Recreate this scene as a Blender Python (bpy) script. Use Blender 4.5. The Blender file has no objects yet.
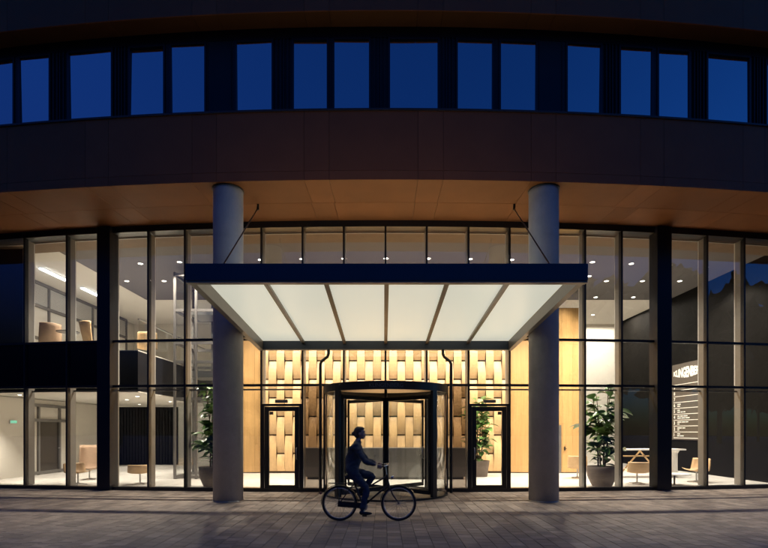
import bpy, bmesh, math, random
from mathutils import Vector, Matrix
random.seed(7)
S = bpy.context.scene
C = S.collection
PI = math.pi

# ------------------------------------------------------------------ camera
CAMX, CAMY, CAMZ, FPX = -0.05, -15.0, 1.78, 512.0
cd = bpy.data.cameras.new('camera')
cam = bpy.data.objects.new('camera', cd); C.objects.link(cam)
cam.location = (CAMX, CAMY, CAMZ); cam.rotation_euler = (PI/2, 0, 0)
cd.sensor_width = 36.0; cd.lens = 24.0; cd.shift_y = 157/768; cd.clip_start = 0.1; cd.clip_end = 2000
S.camera = cam

# ------------------------------------------------------------------ world: sky after sunset
W = bpy.data.worlds.new('World'); S.world = W; W.use_nodes = True
nt = W.node_tree; nt.nodes.clear()
sky = nt.nodes.new('ShaderNodeTexSky'); sky.sky_type = 'NISHITA'; sky.sun_disc = False
sky.sun_elevation = math.radians(-3.0); sky.sun_rotation = math.radians(70)
sky.air_density = 1.0; sky.dust_density = 0.2; sky.ozone_density = 5.0
tint = nt.nodes.new('ShaderNodeMix'); tint.data_type = 'RGBA'; tint.blend_type = 'MULTIPLY'
tint.inputs[0].default_value = 1.0
tint.inputs[7].default_value = (0.15, 1.0, 0.90, 1)
bg = nt.nodes.new('ShaderNodeBackground'); bg.inputs[1].default_value = 4.6
wo = nt.nodes.new('ShaderNodeOutputWorld')
nt.links.new(sky.outputs[0], tint.inputs[6]); nt.links.new(tint.outputs[2], bg.inputs[0]); nt.links.new(bg.outputs[0], wo.inputs[0])
S.view_settings.view_transform = 'Standard'; S.view_settings.look = 'None'
S.view_settings.exposure = 0.2; S.view_settings.gamma = 1.0
S.view_settings.use_curve_mapping = False
S.render.engine = 'CYCLES'
cy = S.cycles
cy.use_denoising = True
cy.max_bounces = 9; cy.diffuse_bounces = 4; cy.glossy_bounces = 4; cy.transmission_bounces = 4
cy.transparent_max_bounces = 24
cy.caustics_reflective = False; cy.caustics_refractive = False
cy.sample_clamp_indirect = 4.0

# ------------------------------------------------------------------ materials
M = {}
def new_mat(name):
    m = bpy.data.materials.new(name); m.use_nodes = True
    n = m.node_tree.nodes; l = m.node_tree.links
    b = n['Principled BSDF']
    M[name] = m
    return m, n, l, b
def mat(name, col, rough=0.5, metal=0.0, var=0.0, scale=3.0, bump=0.0, bscale=40.0, stretch=(1,1,1), rnd=0.0, emit=None, spec=0.5, attr=False, roughvar=0.0, coords='Object'):
    m, n, l, b = new_mat(name)
    b.inputs['Base Color'].default_value = (*col, 1)
    b.inputs['Roughness'].default_value = rough
    b.inputs['Metallic'].default_value = metal
    b.inputs['Specular IOR Level'].default_value = spec
    if emit:
        b.inputs['Emission Color'].default_value = (*emit[0], 1); b.inputs['Emission Strength'].default_value = emit[1]
    tc = n.new('ShaderNodeTexCoord'); mp = n.new('ShaderNodeMapping'); mp.inputs['Scale'].default_value = stretch
    l.new(tc.outputs[coords], mp.inputs['Vector'])
    if rnd and not attr:
        oi = n.new('ShaderNodeObjectInfo'); sc_ = n.new('ShaderNodeMath'); sc_.operation = 'MULTIPLY'; sc_.inputs[1].default_value = 37.0
        l.new(oi.outputs['Random'], sc_.inputs[0]); cb = n.new('ShaderNodeCombineXYZ')
        for i in range(3): l.new(sc_.outputs[0], cb.inputs[i])
        l.new(cb.outputs[0], mp.inputs['Location'])
    value = None
    if var:
        nz = n.new('ShaderNodeTexNoise'); nz.inputs['Scale'].default_value = scale; nz.inputs['Detail'].default_value = 6; nz.inputs['Roughness'].default_value = 0.65
        l.new(mp.outputs[0], nz.inputs['Vector'])
        mr = n.new('ShaderNodeMapRange'); mr.inputs['From Min'].default_value = 0.25; mr.inputs['From Max'].default_value = 0.75
        mr.inputs['To Min'].default_value = 1-var; mr.inputs['To Max'].default_value = 1+var
        l.new(nz.outputs['Fac'], mr.inputs['Value']); value = mr.outputs[0]
        if roughvar:
            rr = n.new('ShaderNodeMapRange'); rr.inputs['To Min'].default_value = max(0.02, rough-roughvar); rr.inputs['To Max'].default_value = rough+roughvar
            l.new(nz.outputs['Fac'], rr.inputs['Value']); l.new(rr.outputs[0], b.inputs['Roughness'])
    if rnd:
        if attr:
            at = n.new('ShaderNodeAttribute'); at.attribute_name = 'rnd'; src = at.outputs['Fac']
        else:
            src = oi.outputs['Random']
        mr2 = n.new('ShaderNodeMapRange'); mr2.inputs['To Min'].default_value = 1-rnd; mr2.inputs['To Max'].default_value = 1+rnd
        l.new(src, mr2.inputs['Value'])
        if value is None: value = mr2.outputs[0]
        else:
            mu = n.new('ShaderNodeMath'); mu.operation = 'MULTIPLY'
            l.new(value, mu.inputs[0]); l.new(mr2.outputs[0], mu.inputs[1]); value = mu.outputs[0]
    if value is not None:
        vm = n.new('ShaderNodeVectorMath'); vm.operation = 'SCALE'; vm.inputs[0].default_value = col
        l.new(value, vm.inputs['Scale']); l.new(vm.outputs[0], b.inputs['Base Color'])
    if bump:
        nb = n.new('ShaderNodeTexNoise'); nb.inputs['Scale'].default_value = bscale; nb.inputs['Detail'].default_value = 4
        l.new(mp.outputs[0], nb.inputs['Vector'])
        bu = n.new('ShaderNodeBump'); bu.inputs['Strength'].default_value = bump; bu.inputs['Distance'].default_value = 0.01
        l.new(nb.outputs['Fac'], bu.inputs['Height']); l.new(bu.outputs[0], b.inputs['Normal'])
    return m
def glass(name, tintc, base_refl=0.05, ior=1.45, rough=0.0):
    m, n, l, b = new_mat(name); n.remove(b)
    out = n['Material Output']
    tr = n.new('ShaderNodeBsdfTransparent'); tr.inputs[0].default_value = (*tintc, 1)
    gl = n.new('ShaderNodeBsdfGlossy'); gl.inputs['Color'].default_value = (1, 1, 1, 1); gl.inputs['Roughness'].default_value = rough
    fr = n.new('ShaderNodeLayerWeight'); fr.inputs['Blend'].default_value = 0.5
    pw_ = n.new('ShaderNodeMath'); pw_.operation = 'POWER'; pw_.inputs[1].default_value = 5.0; l.new(fr.outputs['Facing'], pw_.inputs[0])
    ad = n.new('ShaderNodeMath'); ad.operation = 'MULTIPLY_ADD'; ad.inputs[1].default_value = 0.9; ad.inputs[2].default_value = 0.04+base_refl; ad.use_clamp = True
    mx = n.new('ShaderNodeMixShader')
    l.new(pw_.outputs[0], ad.inputs[0]); l.new(ad.outputs[0], mx.inputs[0]); l.new(tr.outputs[0], mx.inputs[1]); l.new(gl.outputs[0], mx.inputs[2])
    l.new(mx.outputs[0], out.inputs['Surface'])
    return m
def mirror_glass(name, refl, dark=(0.006, 0.008, 0.012)):
    m, n, l, b = new_mat(name); n.remove(b); out = n['Material Output']
    di = n.new('ShaderNodeBsdfDiffuse'); di.inputs[0].default_value = (*dark, 1)
    gl = n.new('ShaderNodeBsdfGlossy'); gl.inputs['Roughness'].default_value = 0.015
    tc = n.new('ShaderNodeTexCoord'); nz = n.new('ShaderNodeTexNoise'); nz.inputs['Scale'].default_value = 0.6; l.new(tc.outputs['Object'], nz.inputs['Vector'])
    bu = n.new('ShaderNodeBump'); bu.inputs['Strength'].default_value = 0.15; bu.inputs['Distance'].default_value = 0.02
    l.new(nz.outputs['Fac'], bu.inputs['Height']); l.new(bu.outputs[0], gl.inputs['Normal'])
    mx = n.new('ShaderNodeMixShader')
    oi = n.new('ShaderNodeObjectInfo'); mr = n.new('ShaderNodeMapRange'); mr.inputs['To Min'].default_value = refl*0.86; mr.inputs['To Max'].default_value = refl*1.1
    l.new(oi.outputs['Random'], mr.inputs['Value']); l.new(mr.outputs[0], mx.inputs[0])
    l.new(di.outputs[0], mx.inputs[1]); l.new(gl.outputs[0], mx.inputs[2]); l.new(mx.outputs[0], out.inputs['Surface'])
    return m
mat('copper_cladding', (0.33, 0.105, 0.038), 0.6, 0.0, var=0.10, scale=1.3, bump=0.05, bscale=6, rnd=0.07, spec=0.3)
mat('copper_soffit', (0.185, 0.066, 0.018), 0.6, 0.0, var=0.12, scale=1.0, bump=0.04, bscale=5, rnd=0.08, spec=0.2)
mat('cap_metal', (0.05, 0.035, 0.03), 0.45, 0.0, var=0.1)
mat('black_metal', (0.012, 0.013, 0.016), 0.32, 0.0, var=0.15, scale=8, spec=0.4)
mat('pier_metal', (0.010, 0.012, 0.018), 0.35, 0.0, var=0.2, scale=2, spec=0.3)
mat('spandrel_glass', (0.006, 0.008, 0.014), 0.12, 0.0, spec=0.35, var=0.1)
mat('fin_metal', (0.24, 0.225, 0.20), 0.38, 0.25, var=0.06, scale=4)
mat('window_panel', (0.022, 0.028, 0.034), 0.45, 0.0, spec=0.25, var=0.15, scale=2, rnd=0.15)
mat('concrete', (0.40, 0.40, 0.40), 0.62, 0.0, var=0.16, scale=2.2, bump=0.25, bscale=30, roughvar=0.15)
mat('canopy_paint', (0.030, 0.040, 0.062), 0.32, 0.0, var=0.1, scale=2, spec=0.5)
mat('canopy_steel', (0.21, 0.18, 0.15), 0.42, 0.5, var=0.08, scale=5)
mat('paver', (0.285, 0.222, 0.172), 0.72, 0.0, var=0.24, scale=4, bump=0.55, bscale=90, rnd=0.26, attr=True, roughvar=0.2)
mat('mortar_sand', (0.12, 0.098, 0.078), 0.9, 0.0, var=0.3, scale=12, bump=0.4, bscale=60)
mat('lobby_floor', (0.72, 0.69, 0.64), 0.22, 0.0, var=0.05, scale=2.5, roughvar=0.08)
mat('ceiling_grey', (0.095, 0.089, 0.091), 0.8, var=0.04)
mat('ceiling_white', (0.80, 0.77, 0.71), 0.8, var=0.03)
mat('wall_white', (0.78, 0.74, 0.66), 0.75, var=0.04, scale=1.2)
mat('wall_dark', (0.0075, 0.0068, 0.0062), 0.8, spec=0.04, var=0.25, scale=1.5, bump=0.1, bscale=12)
mat('slat_dark', (0.012, 0.012, 0.014), 0.6, spec=0.1, var=0.2, scale=3)
mat('oak_panel', (0.52, 0.31, 0.12), 0.42, 0.0, var=0.16, scale=2.2, stretch=(9, 9, 0.4), bump=0.06, bscale=6, rnd=0.07)
mat('oak', (0.58, 0.38, 0.185), 0.42, 0.0, var=0.13, scale=2.2, stretch=(9, 9, 0.55), bump=0.08, bscale=6, rnd=0.10)
mat('oak_gap', (0.10, 0.06, 0.03), 0.7, var=0.2)
mat('desk_grey', (0.10, 0.094, 0.089), 0.5, var=0.12, scale=5, stretch=(6, 6, 0.6))
mat('chair_tan', (0.50, 0.33, 0.17), 0.6, var=0.15, scale=6, bump=0.15, bscale=60)
mat('chair_brown', (0.33, 0.22, 0.14), 0.75, var=0.15, scale=6, bump=0.2, bscale=60)
mat('white_lacquer', (0.78, 0.76, 0.72), 0.35, var=0.03)
mat('terracotta', (0.105, 0.078, 0.062), 0.7, var=0.3, scale=4, bump=0.2, bscale=18, rnd=0.1)
mat('soil', (0.035, 0.024, 0.017), 0.95, var=0.4, scale=25, bump=0.8, bscale=60)
mat('bark', (0.13, 0.095, 0.065), 0.85, var=0.3, scale=15, bump=0.5, bscale=40)
mat('leaf', (0.10, 0.19, 0.05), 0.30, 0.0, var=0.2, scale=6, rnd=0.45, spec=0.6)
mat('steel', (0.45, 0.44, 0.42), 0.3, 0.9, var=0.05)
mat('grey_frame', (0.16, 0.15, 0.14), 0.45, 0.3, var=0.08)
mat('blind', (0.55, 0.56, 0.56), 0.6, var=0.03)
mat('sign_bronze', (0.080, 0.062, 0.046), 0.5, var=0.1, scale=2)
mat('letter_white', (0.85, 0.80, 0.70), 0.5, emit=((1, 0.93, 0.8), 0.30))
mat('ring_letter', (0.05, 0.06, 0.10), 0.3, spec=0.7)
mat('exit_green', (0.02, 0.25, 0.10), 0.4, emit=((0.45, 1.0, 0.75), 0.5))
mat('lamp_glow', (0.9, 0.9, 0.85), 0.4, emit=((1, 0.93, 0.82), 14.0))
mat('linear_glow', (0.9, 0.9, 0.85), 0.4, emit=((0.93, 0.97, 1.0), 10.0))
mat('tyre', (0.018, 0.018, 0.018), 0.75, var=0.2, scale=20)
mat('bike_black', (0.014, 0.014, 0.016), 0.25, spec=0.6, var=0.1)
mat('chrome', (0.6, 0.6, 0.6), 0.22, 1.0, var=0.04)
mat('saddle_brown', (0.06, 0.035, 0.02), 0.5, var=0.2)
mat('jacket', (0.060, 0.060, 0.064), 0.8, var=0.25, scale=9, bump=0.3, bscale=45)
mat('jeans', (0.040, 0.046, 0.070), 0.85, var=0.25, scale=12, bump=0.3, bscale=60)
mat('skin', (0.42, 0.25, 0.18), 0.5, var=0.08, scale=8)
mat('shoe', (0.012, 0.011, 0.010), 0.4, var=0.1)
mat('hair', (0.05, 0.035, 0.024), 0.5, var=0.35, scale=30, stretch=(1, 1, 6), bump=0.5, bscale=70)
mat('eye', (0.02, 0.02, 0.02), 0.15)
mat('lip', (0.30, 0.12, 0.10), 0.5)
mat('tree_leaf_far', (0.030, 0.045, 0.018), 0.8, var=0.3)
glass('clear_glass', (0.94, 0.95, 0.95), 0.035)
glass('door_glass', (0.96, 0.97, 0.96), 0.0)
glass('drum_glass', (0.93, 0.94, 0.93), 0.045)
glass('smoked_glass', (0.50, 0.47, 0.44), 0.03)
mirror_glass('window_glass', 0.74)
# opal luminous canopy glass: backlit panel
mat('opal_glass', (0.60, 0.62, 0.56), 0.35, emit=((0.93, 0.93, 0.77), 0.50), var=0.03, scale=0.9)

# ------------------------------------------------------------------ mesh helpers
class MB:
    def __init__(s): s.v = []; s.f = []; s.mi = []; s.sm = []
    def add(s, vs, fs, mi=0, smooth=False):
        o = len(s.v); s.v += [tuple(p) for p in vs]
        for f in fs: s.f.append(tuple(i+o for i in f)); s.mi.append(mi); s.sm.append(smooth)
    def box(s, c, d, rz=0.0, mi=0, mtx=None):
        x, y, z = d[0]/2, d[1]/2, d[2]/2
        vs = [Vector((a*x, b*y, e*z)) for e in (-1, 1) for a, b in ((-1,-1),(1,-1),(1,1),(-1,1))]
        R_ = mtx if mtx else Matrix.Rotation(rz, 3, 'Z')
        vs = [R_ @ p + Vector(c) for p in vs]
        s.add(vs, [(3,2,1,0),(4,5,6,7),(0,1,5,4),(1,2,6,5),(2,3,7,6),(3,0,4,7)], mi)
    def bar(s, a, b, w, h, mi=0):           # rectangular bar from a to b
        a = Vector(a); b = Vector(b); d = b-a; L = d.length; x = d/L
        up = Vector((0,0,1)) if abs(x.z) < 0.95 else Vector((0,1,0))
        y = up.cross(x).normalized(); z = x.cross(y)
        m = Matrix((x, y, z)).transposed()
        s.box((a+b)/2, (L, w, h), mi=mi, mtx=m)
    def tube(s, pts, r, n=8, mi=0, caps=True, smooth=True):
        pts = [Vector(p) for p in pts]; rs = r if isinstance(r, (list, tuple)) else [r]*len(pts)
        vs = []; fs = []; prev = None
        for i, p in enumerate(pts):
            d = (pts[min(i+1, len(pts)-1)] - pts[max(i-1, 0)]).normalized()
            if prev is None:
                up = Vector((0,0,1)) if abs(d.z) < 0.9 else Vector((1,0,0))
                u = d.cross(up).normalized()
            else:
                u = (prev - d*prev.dot(d)).normalized()
            prev = u; w = d.cross(u)
            for k in range(n):
                a = 2*PI*k/n; vs.append(p + (u*math.cos(a) + w*math.sin(a))*rs[i])
        for i in range(len(pts)-1):
            for k in range(n):
                a, b = i*n+k, i*n+(k+1) % n
                fs.append((a, b, b+n, a+n))
        s.add(vs, fs, mi, smooth)
        if caps:
            s.add(vs[:n], [tuple(range(n))[::-1]], mi); s.add(vs[-n:], [tuple(range(n))], mi)
    def lathe(s, prof, c=(0,0,0), n=24, mi=0, smooth=True):
        vs = []; fs = []
        for r, z in prof:
            for k in range(n):
                a = 2*PI*k/n; vs.append((c[0]+r*math.cos(a), c[1]+r*math.sin(a), c[2]+z))
        for i in range(len(prof)-1):
            for k in range(n):
                a, b = i*n+k, i*n+(k+1) % n
                fs.append((a, b, b+n, a+n))
        s.add(vs, fs, mi, smooth)
    def arc_box(s, cx, cy, r0, r1, z0, z1, a0, a1, n=16, mi=0, smooth=False):   # ring sector, angles from -Y (towards street)
        vs = []
        for i in range(n+1):
            a = a0+(a1-a0)*i/n; sx, sy = math.sin(a), -math.cos(a)
            for r, z in ((r0,z0),(r1,z0),(r1,z1),(r0,z1)): vs.append((cx+r*sx, cy+r*sy, z))
        fs = []
        for i in range(n):
            for k in range(4):
                a, b = i*4+k, i*4+(k+1) % 4
                fs.append((a, b, b+4, a+4))
        full = abs(abs(a1-a0)-2*PI) < 1e-6
        if not full: fs += [(3,2,1,0), (n*4, n*4+1, n*4+2, n*4+3)]
        s.add(vs, fs, mi, smooth)
    def mesh(s, name, mats):
        me = bpy.data.meshes.new(name); me.from_pydata(s.v, [], s.f)
        for m in mats: me.materials.append(M[m])
        me.polygons.foreach_set('material_index', s.mi); me.polygons.foreach_set('use_smooth', s.sm)
        bm = bmesh.new(); bm.from_mesh(me); bmesh.ops.recalc_face_normals(bm, faces=bm.faces); bm.to_mesh(me); bm.free()
        me.update(); return me
    def build(s, name, mats, parent=None, loc=(0,0,0), rz=0.0):
        if isinstance(mats, str): mats = [mats]
        return link(name, s.mesh(name, mats), parent, loc, rz)
def link(name, me, parent=None, loc=(0,0,0), rz=0.0):
    o = bpy.data.objects.new(name, me); C.objects.link(o); o.location = loc; o.rotation_euler = (0, 0, rz)
    if parent: o.parent = parent
    return o
def tag(o, label, cat, group=None):
    o['label'] = label; o['category'] = cat
    if group: o['group'] = group
    return o
def thing(name, label, cat, loc=(0,0,0), rz=0.0, group=None):
    o = bpy.data.objects.new(name, None); C.objects.link(o); o.location = loc; o.rotation_euler = (0,0,rz); o.empty_display_size = 0.2
    return tag(o, label, cat, group)
def struct(o): o['kind'] = 'structure'; return o
def stuff(o): o['kind'] = 'stuff'; return o
def copy_tree(o, parent=None):
    c = o.copy(); C.objects.link(c); c.parent = parent
    for ch in list(o.children): copy_tree(ch, c)
    return c
def bevel(me, w, seg=1):
    bm = bmesh.new(); bm.from_mesh(me)
    bmesh.ops.bevel(bm, geom=list(bm.edges), offset=w, segments=seg, affect='EDGES', clamp_overlap=True)
    bm.to_mesh(me); bm.free(); return me

# ------------------------------------------------------------------ plan: the facade is an arc
R = 70.0
def P(a, off, z=0.0): return Vector(((R+off)*math.sin(a), R-(R+off)*math.cos(a), z))
def ang(px, off):                       # bearing read off the photograph -> angle on the arc at that offset
    t = (px-384)/FPX; X = t*15
    for _ in range(30):
        a = math.asin(X/(R+off)); y = R-(R+off)*math.cos(a); X = CAMX + t*(y-CAMY)
    return math.asin(X/(R+off))
def arc_sheet(mb, off0, off1, z, a0, a1, n=40, up=True):
    vs = []
    for i in range(n+1):
        a = a0+(a1-a0)*i/n; vs += [P(a, off0, z), P(a, off1, z)]
    mb.add(vs, [(2*i, 2*i+1, 2*i+3, 2*i+2) for i in range(n)])
AMAX = math.asin(15.5/R)
Z_SOF, Z_SILL, Z_F2 = 7.92, 9.65, 12.06
OV = 2.5                                # overhang of the upper floors beyond the glass

building = thing('office_building', 'dark curved office building with copper cladding bands above a lit two storey glass lobby', 'building')

# ------------------------------------------------------------------ ground
PW, PL = 0.24, 0.24
gm = MB(); gm.add([(-160,-160,-0.010),(160,-160,-0.010),(160,60,-0.010),(-160,60,-0.010)], [(0,1,2,3)])
ground = struct(gm.build('pavement', 'mortar_sand'))
ground['label'] = 'grey brown paved forecourt in front of the lobby'
def paver_mesh(mb, c, w, l, t, rz, tilt):
    ch = 0.006
    q = [(-w/2,-l/2),(w/2,-l/2),(w/2,l/2),(-w/2,l/2)]
    q2 = [(-w/2+ch,-l/2+ch),(w/2-ch,-l/2+ch),(w/2-ch,l/2-ch),(-w/2+ch,l/2-ch)]
    vs = [(c[0]+x, c[1]+y, c[2]-0.02) for x, y in q] + [(c[0]+x, c[1]+y, c[2]-0.004+x*tilt[0]+y*tilt[1]) for x, y in q] + [(c[0]+x, c[1]+y, c[2]+x*tilt[0]+y*tilt[1]) for x, y in q2]
    fs = []
    for k in range(4):
        fs += [(k, (k+1) % 4, 4+(k+1) % 4, 4+k), (4+k, 4+(k+1) % 4, 8+(k+1) % 4, 8+k)]
    fs.append((8,9,10,11)); mb.add(vs, fs)
def set_rnd(me, vals):
    at = me.attributes.new('rnd', 'FLOAT', 'FACE'); at.data.foreach_set('value', vals)
cells = []
for i in range(-60, 60):
    x = (i+0.5)*PW
    for j in range(-44, 8):
        y = j*PL + (PL/2 if i % 2 else 0) + 0.03
        yf = R - math.sqrt(max(R*R-x*x, 0))
        if y > yf + 0.1 or y < -10.4: continue
        cells.append((x, y))
def px_size(c):
    d = c[1]-CAMY; px = 384+(c[0]-CAMX)*FPX/d; py = 431+CAMZ*FPX/d
    if px < -4 or px > 772 or py > 551: return 0
    return 1/d
cells.sort(key=px_size, reverse=True)
variants = []
for k in range(14):
    mb = MB(); paver_mesh(mb, (0,0,0), PW-0.007, PL-0.007, 0.02, 0, (random.uniform(-.008,.008), random.uniform(-.008,.008)))
    me = mb.mesh('paver', ['paver']); set_rnd(me, [random.random()]*len(me.polygons)); variants.append(me)
for c in cells[:300]:
    o = link('paver', random.choice(variants), ground, (c[0], c[1], random.uniform(-.0015, .0015)))
mb = MB(); vals = []
for c in cells[300:]:
    n0 = len(mb.f)
    paver_mesh(mb, (c[0], c[1], random.uniform(-.0015,.0015)), PW-0.007, PL-0.007, 0.02, 0, (random.uniform(-.008,.008), random.uniform(-.008,.008)))
    vals += [random.random()]*(len(mb.f)-n0)
me = mb.mesh('paving', ['paver']); set_rnd(me, vals); stuff(link('paving', me, ground))

# ------------------------------------------------------------------ lobby shell
XL, XR, YB, ZC = -14.0, 13.05, 14.0, 7.82
def flat(name, x0, x1, y0, y1, z, th, m):
    mb = MB(); mb.box(((x0+x1)/2, (y0+y1)/2, z-th/2), (x1-x0, y1-y0, th)); return mb.build(name, m)
mb = MB(); n = 44
vs = []
for i in range(n+1):
    a = -AMAX + 2*AMAX*i/n; p = P(a, 0.02); vs += [(p.x, p.y, 0.012), (p.x, YB, 0.012)]
mb.add(vs, [(2*i, 2*i+2, 2*i+3, 2*i+1) for i in range(n)])
struct(mb.build('lobby_floor', 'lobby_floor'))
def ceil_strip(name, x0, x1, y0f, y1, z, m):
    mb = MB(); vs = []; n = 24
    for i in range(n+1):
        x = x0+(x1-x0)*i/n; yy = R-math.sqrt(R*R-x*x)+y0f[1] if y0f[0] == 'arc' else y0f[1]
        for zz in (z, z+0.08): vs += [(x, yy, zz), (x, y1, zz)]
    fs = []
    for i in range(n):
        b = 4*i
        fs += [(b, b+1, b+5, b+4), (b+2, b+6, b+7, b+3), (b, b+4, b+6, b+2), (b+1, b+3, b+7, b+5)]
    fs += [(0,2,3,1), (4*n, 4*n+1, 4*n+3, 4*n+2)]
    mb.add(vs, fs); return struct(mb.build(name, m))
XW = -11.0
ceil_strip('lobby_ceiling', XW, XR+0.1, ('arc', 0.10), 8.6, ZC, 'ceiling_grey')
mb = MB(); mb.arc_box(0, R, R-1.25, R-0.31, ZC-0.05, ZC-0.001, -AMAX*0.93, AMAX*0.93, 50); struct(mb.build('blind_box', 'oak_gap'))
ceil_strip('office_ceiling', XL-0.3, XW-0.004, ('arc', 0.10), 8.6, ZC, 'ceiling_white')
ceil_strip('rear_ceiling', XL-0.3, XR+0.1, ('flat', 8.604), YB, ZC, 'ceiling_white')
mb = MB(); mb.box(((XL+XR)/2, YB+0.1, 4.0), (XR-XL+0.8, 0.2, 8.1)); struct(mb.build('wall_rear', 'wall_white'))
mb = MB(); mb.box((XR+0.1, YB/2+0.52, 4.0), (0.2, YB-0.9, 8.1)); struct(mb.build('wall_right', 'wall_dark'))
mb = MB(); mb.box((XL-0.1, YB/2+0.6, 1.53), (0.2, YB-1.2, 3.04)); mb.box((XL-0.25, YB/2+0.5, 4.0), (0.1, YB-0.9, 8.1)); struct(mb.build('wall_left', 'wall_white'))
# dark ribbed wall at the end of the left ground floor
rib = thing('ribbed_wall', 'black ribbed panel wall at the back of the low lounge', 'wall', (-12.4, 11.8, 0.012))
mb = MB(); mb.box((0, 0.05, 1.51), (3.1, 0.06, 3.02)); mb.build('backing', 'slat_dark', rib)
mb = MB(); mb.box((0,0,1.5), (0.10,0.06,3.0)); sl = mb.mesh('slat', ['slat_dark'])
for k in range(20): link('slat', sl, rib, (-1.48+k*0.155, -0.012, 0.005))

# ------------------------------------------------------------------ facade of the ground storeys
cw = MB()
cw.arc_box(0, R, R-0.16, R+0.10, 0.0, 0.10, -AMAX, AMAX, 60)       # sill
cw.arc_box(0, R, R-0.30, R+0.085, 7.74, 7.98, -AMAX, AMAX, 60)    # head
curtain = cw.build('curtain_wall_rail', 'black_metal', building)
mb = MB(); mb.arc_box(0, R, R-0.36, R-0.31, 7.70, 7.735, -AMAX, AMAX, 60); mb.build('head_trim', 'fin_metal', curtain)
PXM = [-99, -57, -15, 26.5, 68.5, 112.5, 149.5, 186, 221, 262, 303, 344, 385.5, 426.5, 468, 509, 549, 584, 620.5, 657, 705.5, 742.5, 779, 816, 853]
AM = [ang(p, 0) for p in PXM]
def mull_mesh(z0, z1):
    mb = MB(); h = z1-z0
    mb.box((0, -0.02, (z0+z1)/2), (0.055, 0.13, h)); return mb.mesh('mullion', ['black_metal'])
def fin_mesh(z0, z1, dep=0.23):
    mb = MB(); mb.box((0, 0.05+dep/2, (z0+z1)/2), (0.05, dep, z1-z0)); return mb.mesh('fin', ['fin_metal'])
full_m, full_f = mull_mesh(0.10, 7.74), fin_mesh(0.10, 7.70)
part_m, part_f = mull_mesh(3.16, 7.74), fin_mesh(3.16, 7.70, 0.30)
full_f2 = fin_mesh(0.10, 7.70, 0.24)
def lit_strip_mesh(z0, z1, dep=0.23):  # white strip added to draw the bright lit edge of a fin
    mb = MB(); mb.box((0, 0.05+dep-0.014, (z0+z1)/2), (0.060, 0.032, z1-z0-0.01)); return mb.mesh('lit_edge_strip', ['white_lacquer'])
strip_a, strip_b, strip_c = lit_strip_mesh(3.2, 7.69), lit_strip_mesh(3.2, 7.69, 0.24), lit_strip_mesh(3.2, 7.69, 0.30)
for i, a in enumerate(AM):
    p = P(a, 0); px = PXM[i]
    mid = 330 < px < 440
    link('mullion', part_m if mid else full_m, curtain, (p.x, p.y, 0), a)
    link('lit_edge_strip', strip_c if mid else (strip_b if 250 < px < 520 else strip_a), curtain, (p.x, p.y, 0), a)
    link('fin', part_f if mid else (full_f2 if 250 < px < 520 else full_f), curtain, (p.x, p.y, 0), a)
ZT1, ZT2 = 3.125, 4.48
for i in range(len(AM)-1):
    a0, a1 = AM[i], AM[i+1]; pa, pb = P(a0, 0), P(a1, 0); L = (pb-pa).length; c = (pa+pb)/2; rz = (a0+a1)/2
    pl, pr = PXM[i], PXM[i+1]
    w = L-0.06
    tr = MB(); tr.box((0, -0.015, 0), (w, 0.11, 0.07)); tm = tr.mesh('transom', ['black_metal'])
    for z in (ZT1, ZT2): link('transom', tm, curtain, (c.x, c.y, z), rz)
    ir = MB(); ir.box((0, 0.20, 0), (w+0.005, 0.05, 0.045)); irm = ir.mesh('inner_rail', ['fin_metal'])
    if not 300 < pl < 460: link('inner_rail', irm, curtain, (c.x, c.y, ZT1-0.11), rz)
    rows = [(0.10, ZT1-0.035), (ZT1+0.035, ZT2-0.035), (ZT2+0.035, 7.74)]
    door_bay = pl in (262, 468)
    drum_bay = 300 < pl < 460
    for k, (z0, z1) in enumerate(rows):
        if k == 0 and (door_bay or drum_bay): continue
        opaque = (k == 1 and pr <= 113)
        g = MB(); g.box((0, 0, (z0+z1)/2), (w, 0.024, z1-z0-0.002))
        g.build('spandrel_panel' if opaque else 'glass_pane', 'spandrel_glass' if opaque else 'clear_glass', curtain, (c.x, c.y, 0), rz)
    if door_bay:
        zd = 2.57
        fr = MB(); t = 0.10
        fr.box((-w/2+0.03, -0.03, zd/2+0.004), (0.06, 0.14, zd)); fr.box((w/2-0.03, -0.03, zd/2+0.004), (0.06, 0.14, zd)); fr.box((0, -0.03, zd-0.03), (w-0.122, 0.14, 0.07))
        # leaf
        lw = w-0.14
        fr.box((-lw/2+0.065, -0.05, zd/2-0.03), (0.13, 0.07, zd-0.10)); fr.box((lw/2-0.065, -0.05, zd/2-0.03), (0.13, 0.07, zd-0.10))
        fr.box((0, -0.05, zd-0.145), (lw-0.262, 0.07, 0.13)); fr.box((0, -0.05, 0.11), (lw-0.262, 0.07, 0.16))
        d = fr.build('door', 'black_metal', building, (c.x, c.y, 0), rz)
        g = MB(); g.box((0, -0.05, (0.19+zd-0.21)/2), (lw-0.264, 0.02, zd-0.40)); g.build('pane', 'door_glass', d)
        g = MB(); sgn = 1 if pl == 262 else -1
        hx = sgn*(lw/2-0.065)
        g.tube([(hx, -0.09, 0.95), (hx, -0.15, 0.97), (hx, -0.15, 1.27), (hx, -0.09, 1.29)], 0.012, 8); g.build('handle', 'steel', d)
        g = MB(); g.box((0.0, -0.12, zd+0.075), (0.36, 0.07, 0.09)); g.box((0.02, -0.160, zd+0.07), (0.30, 0.006, 0.05)); g.build('door_operator', 'grey_frame', d)
        g = MB(); g.box((-sgn*(lw/2-0.20), -0.0645, zd-0.27), (0.11, 0.003, 0.09)); g.build('sticker', 'sign_bronze', d)
        g = MB(); g.box((0, 0, (zd+0.03+ZT1-0.035)/2), (w, 0.024, ZT1-0.065-zd-0.03)); g.build('glass_pane', 'door_glass', curtain, (c.x, c.y, 0), rz)
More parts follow.
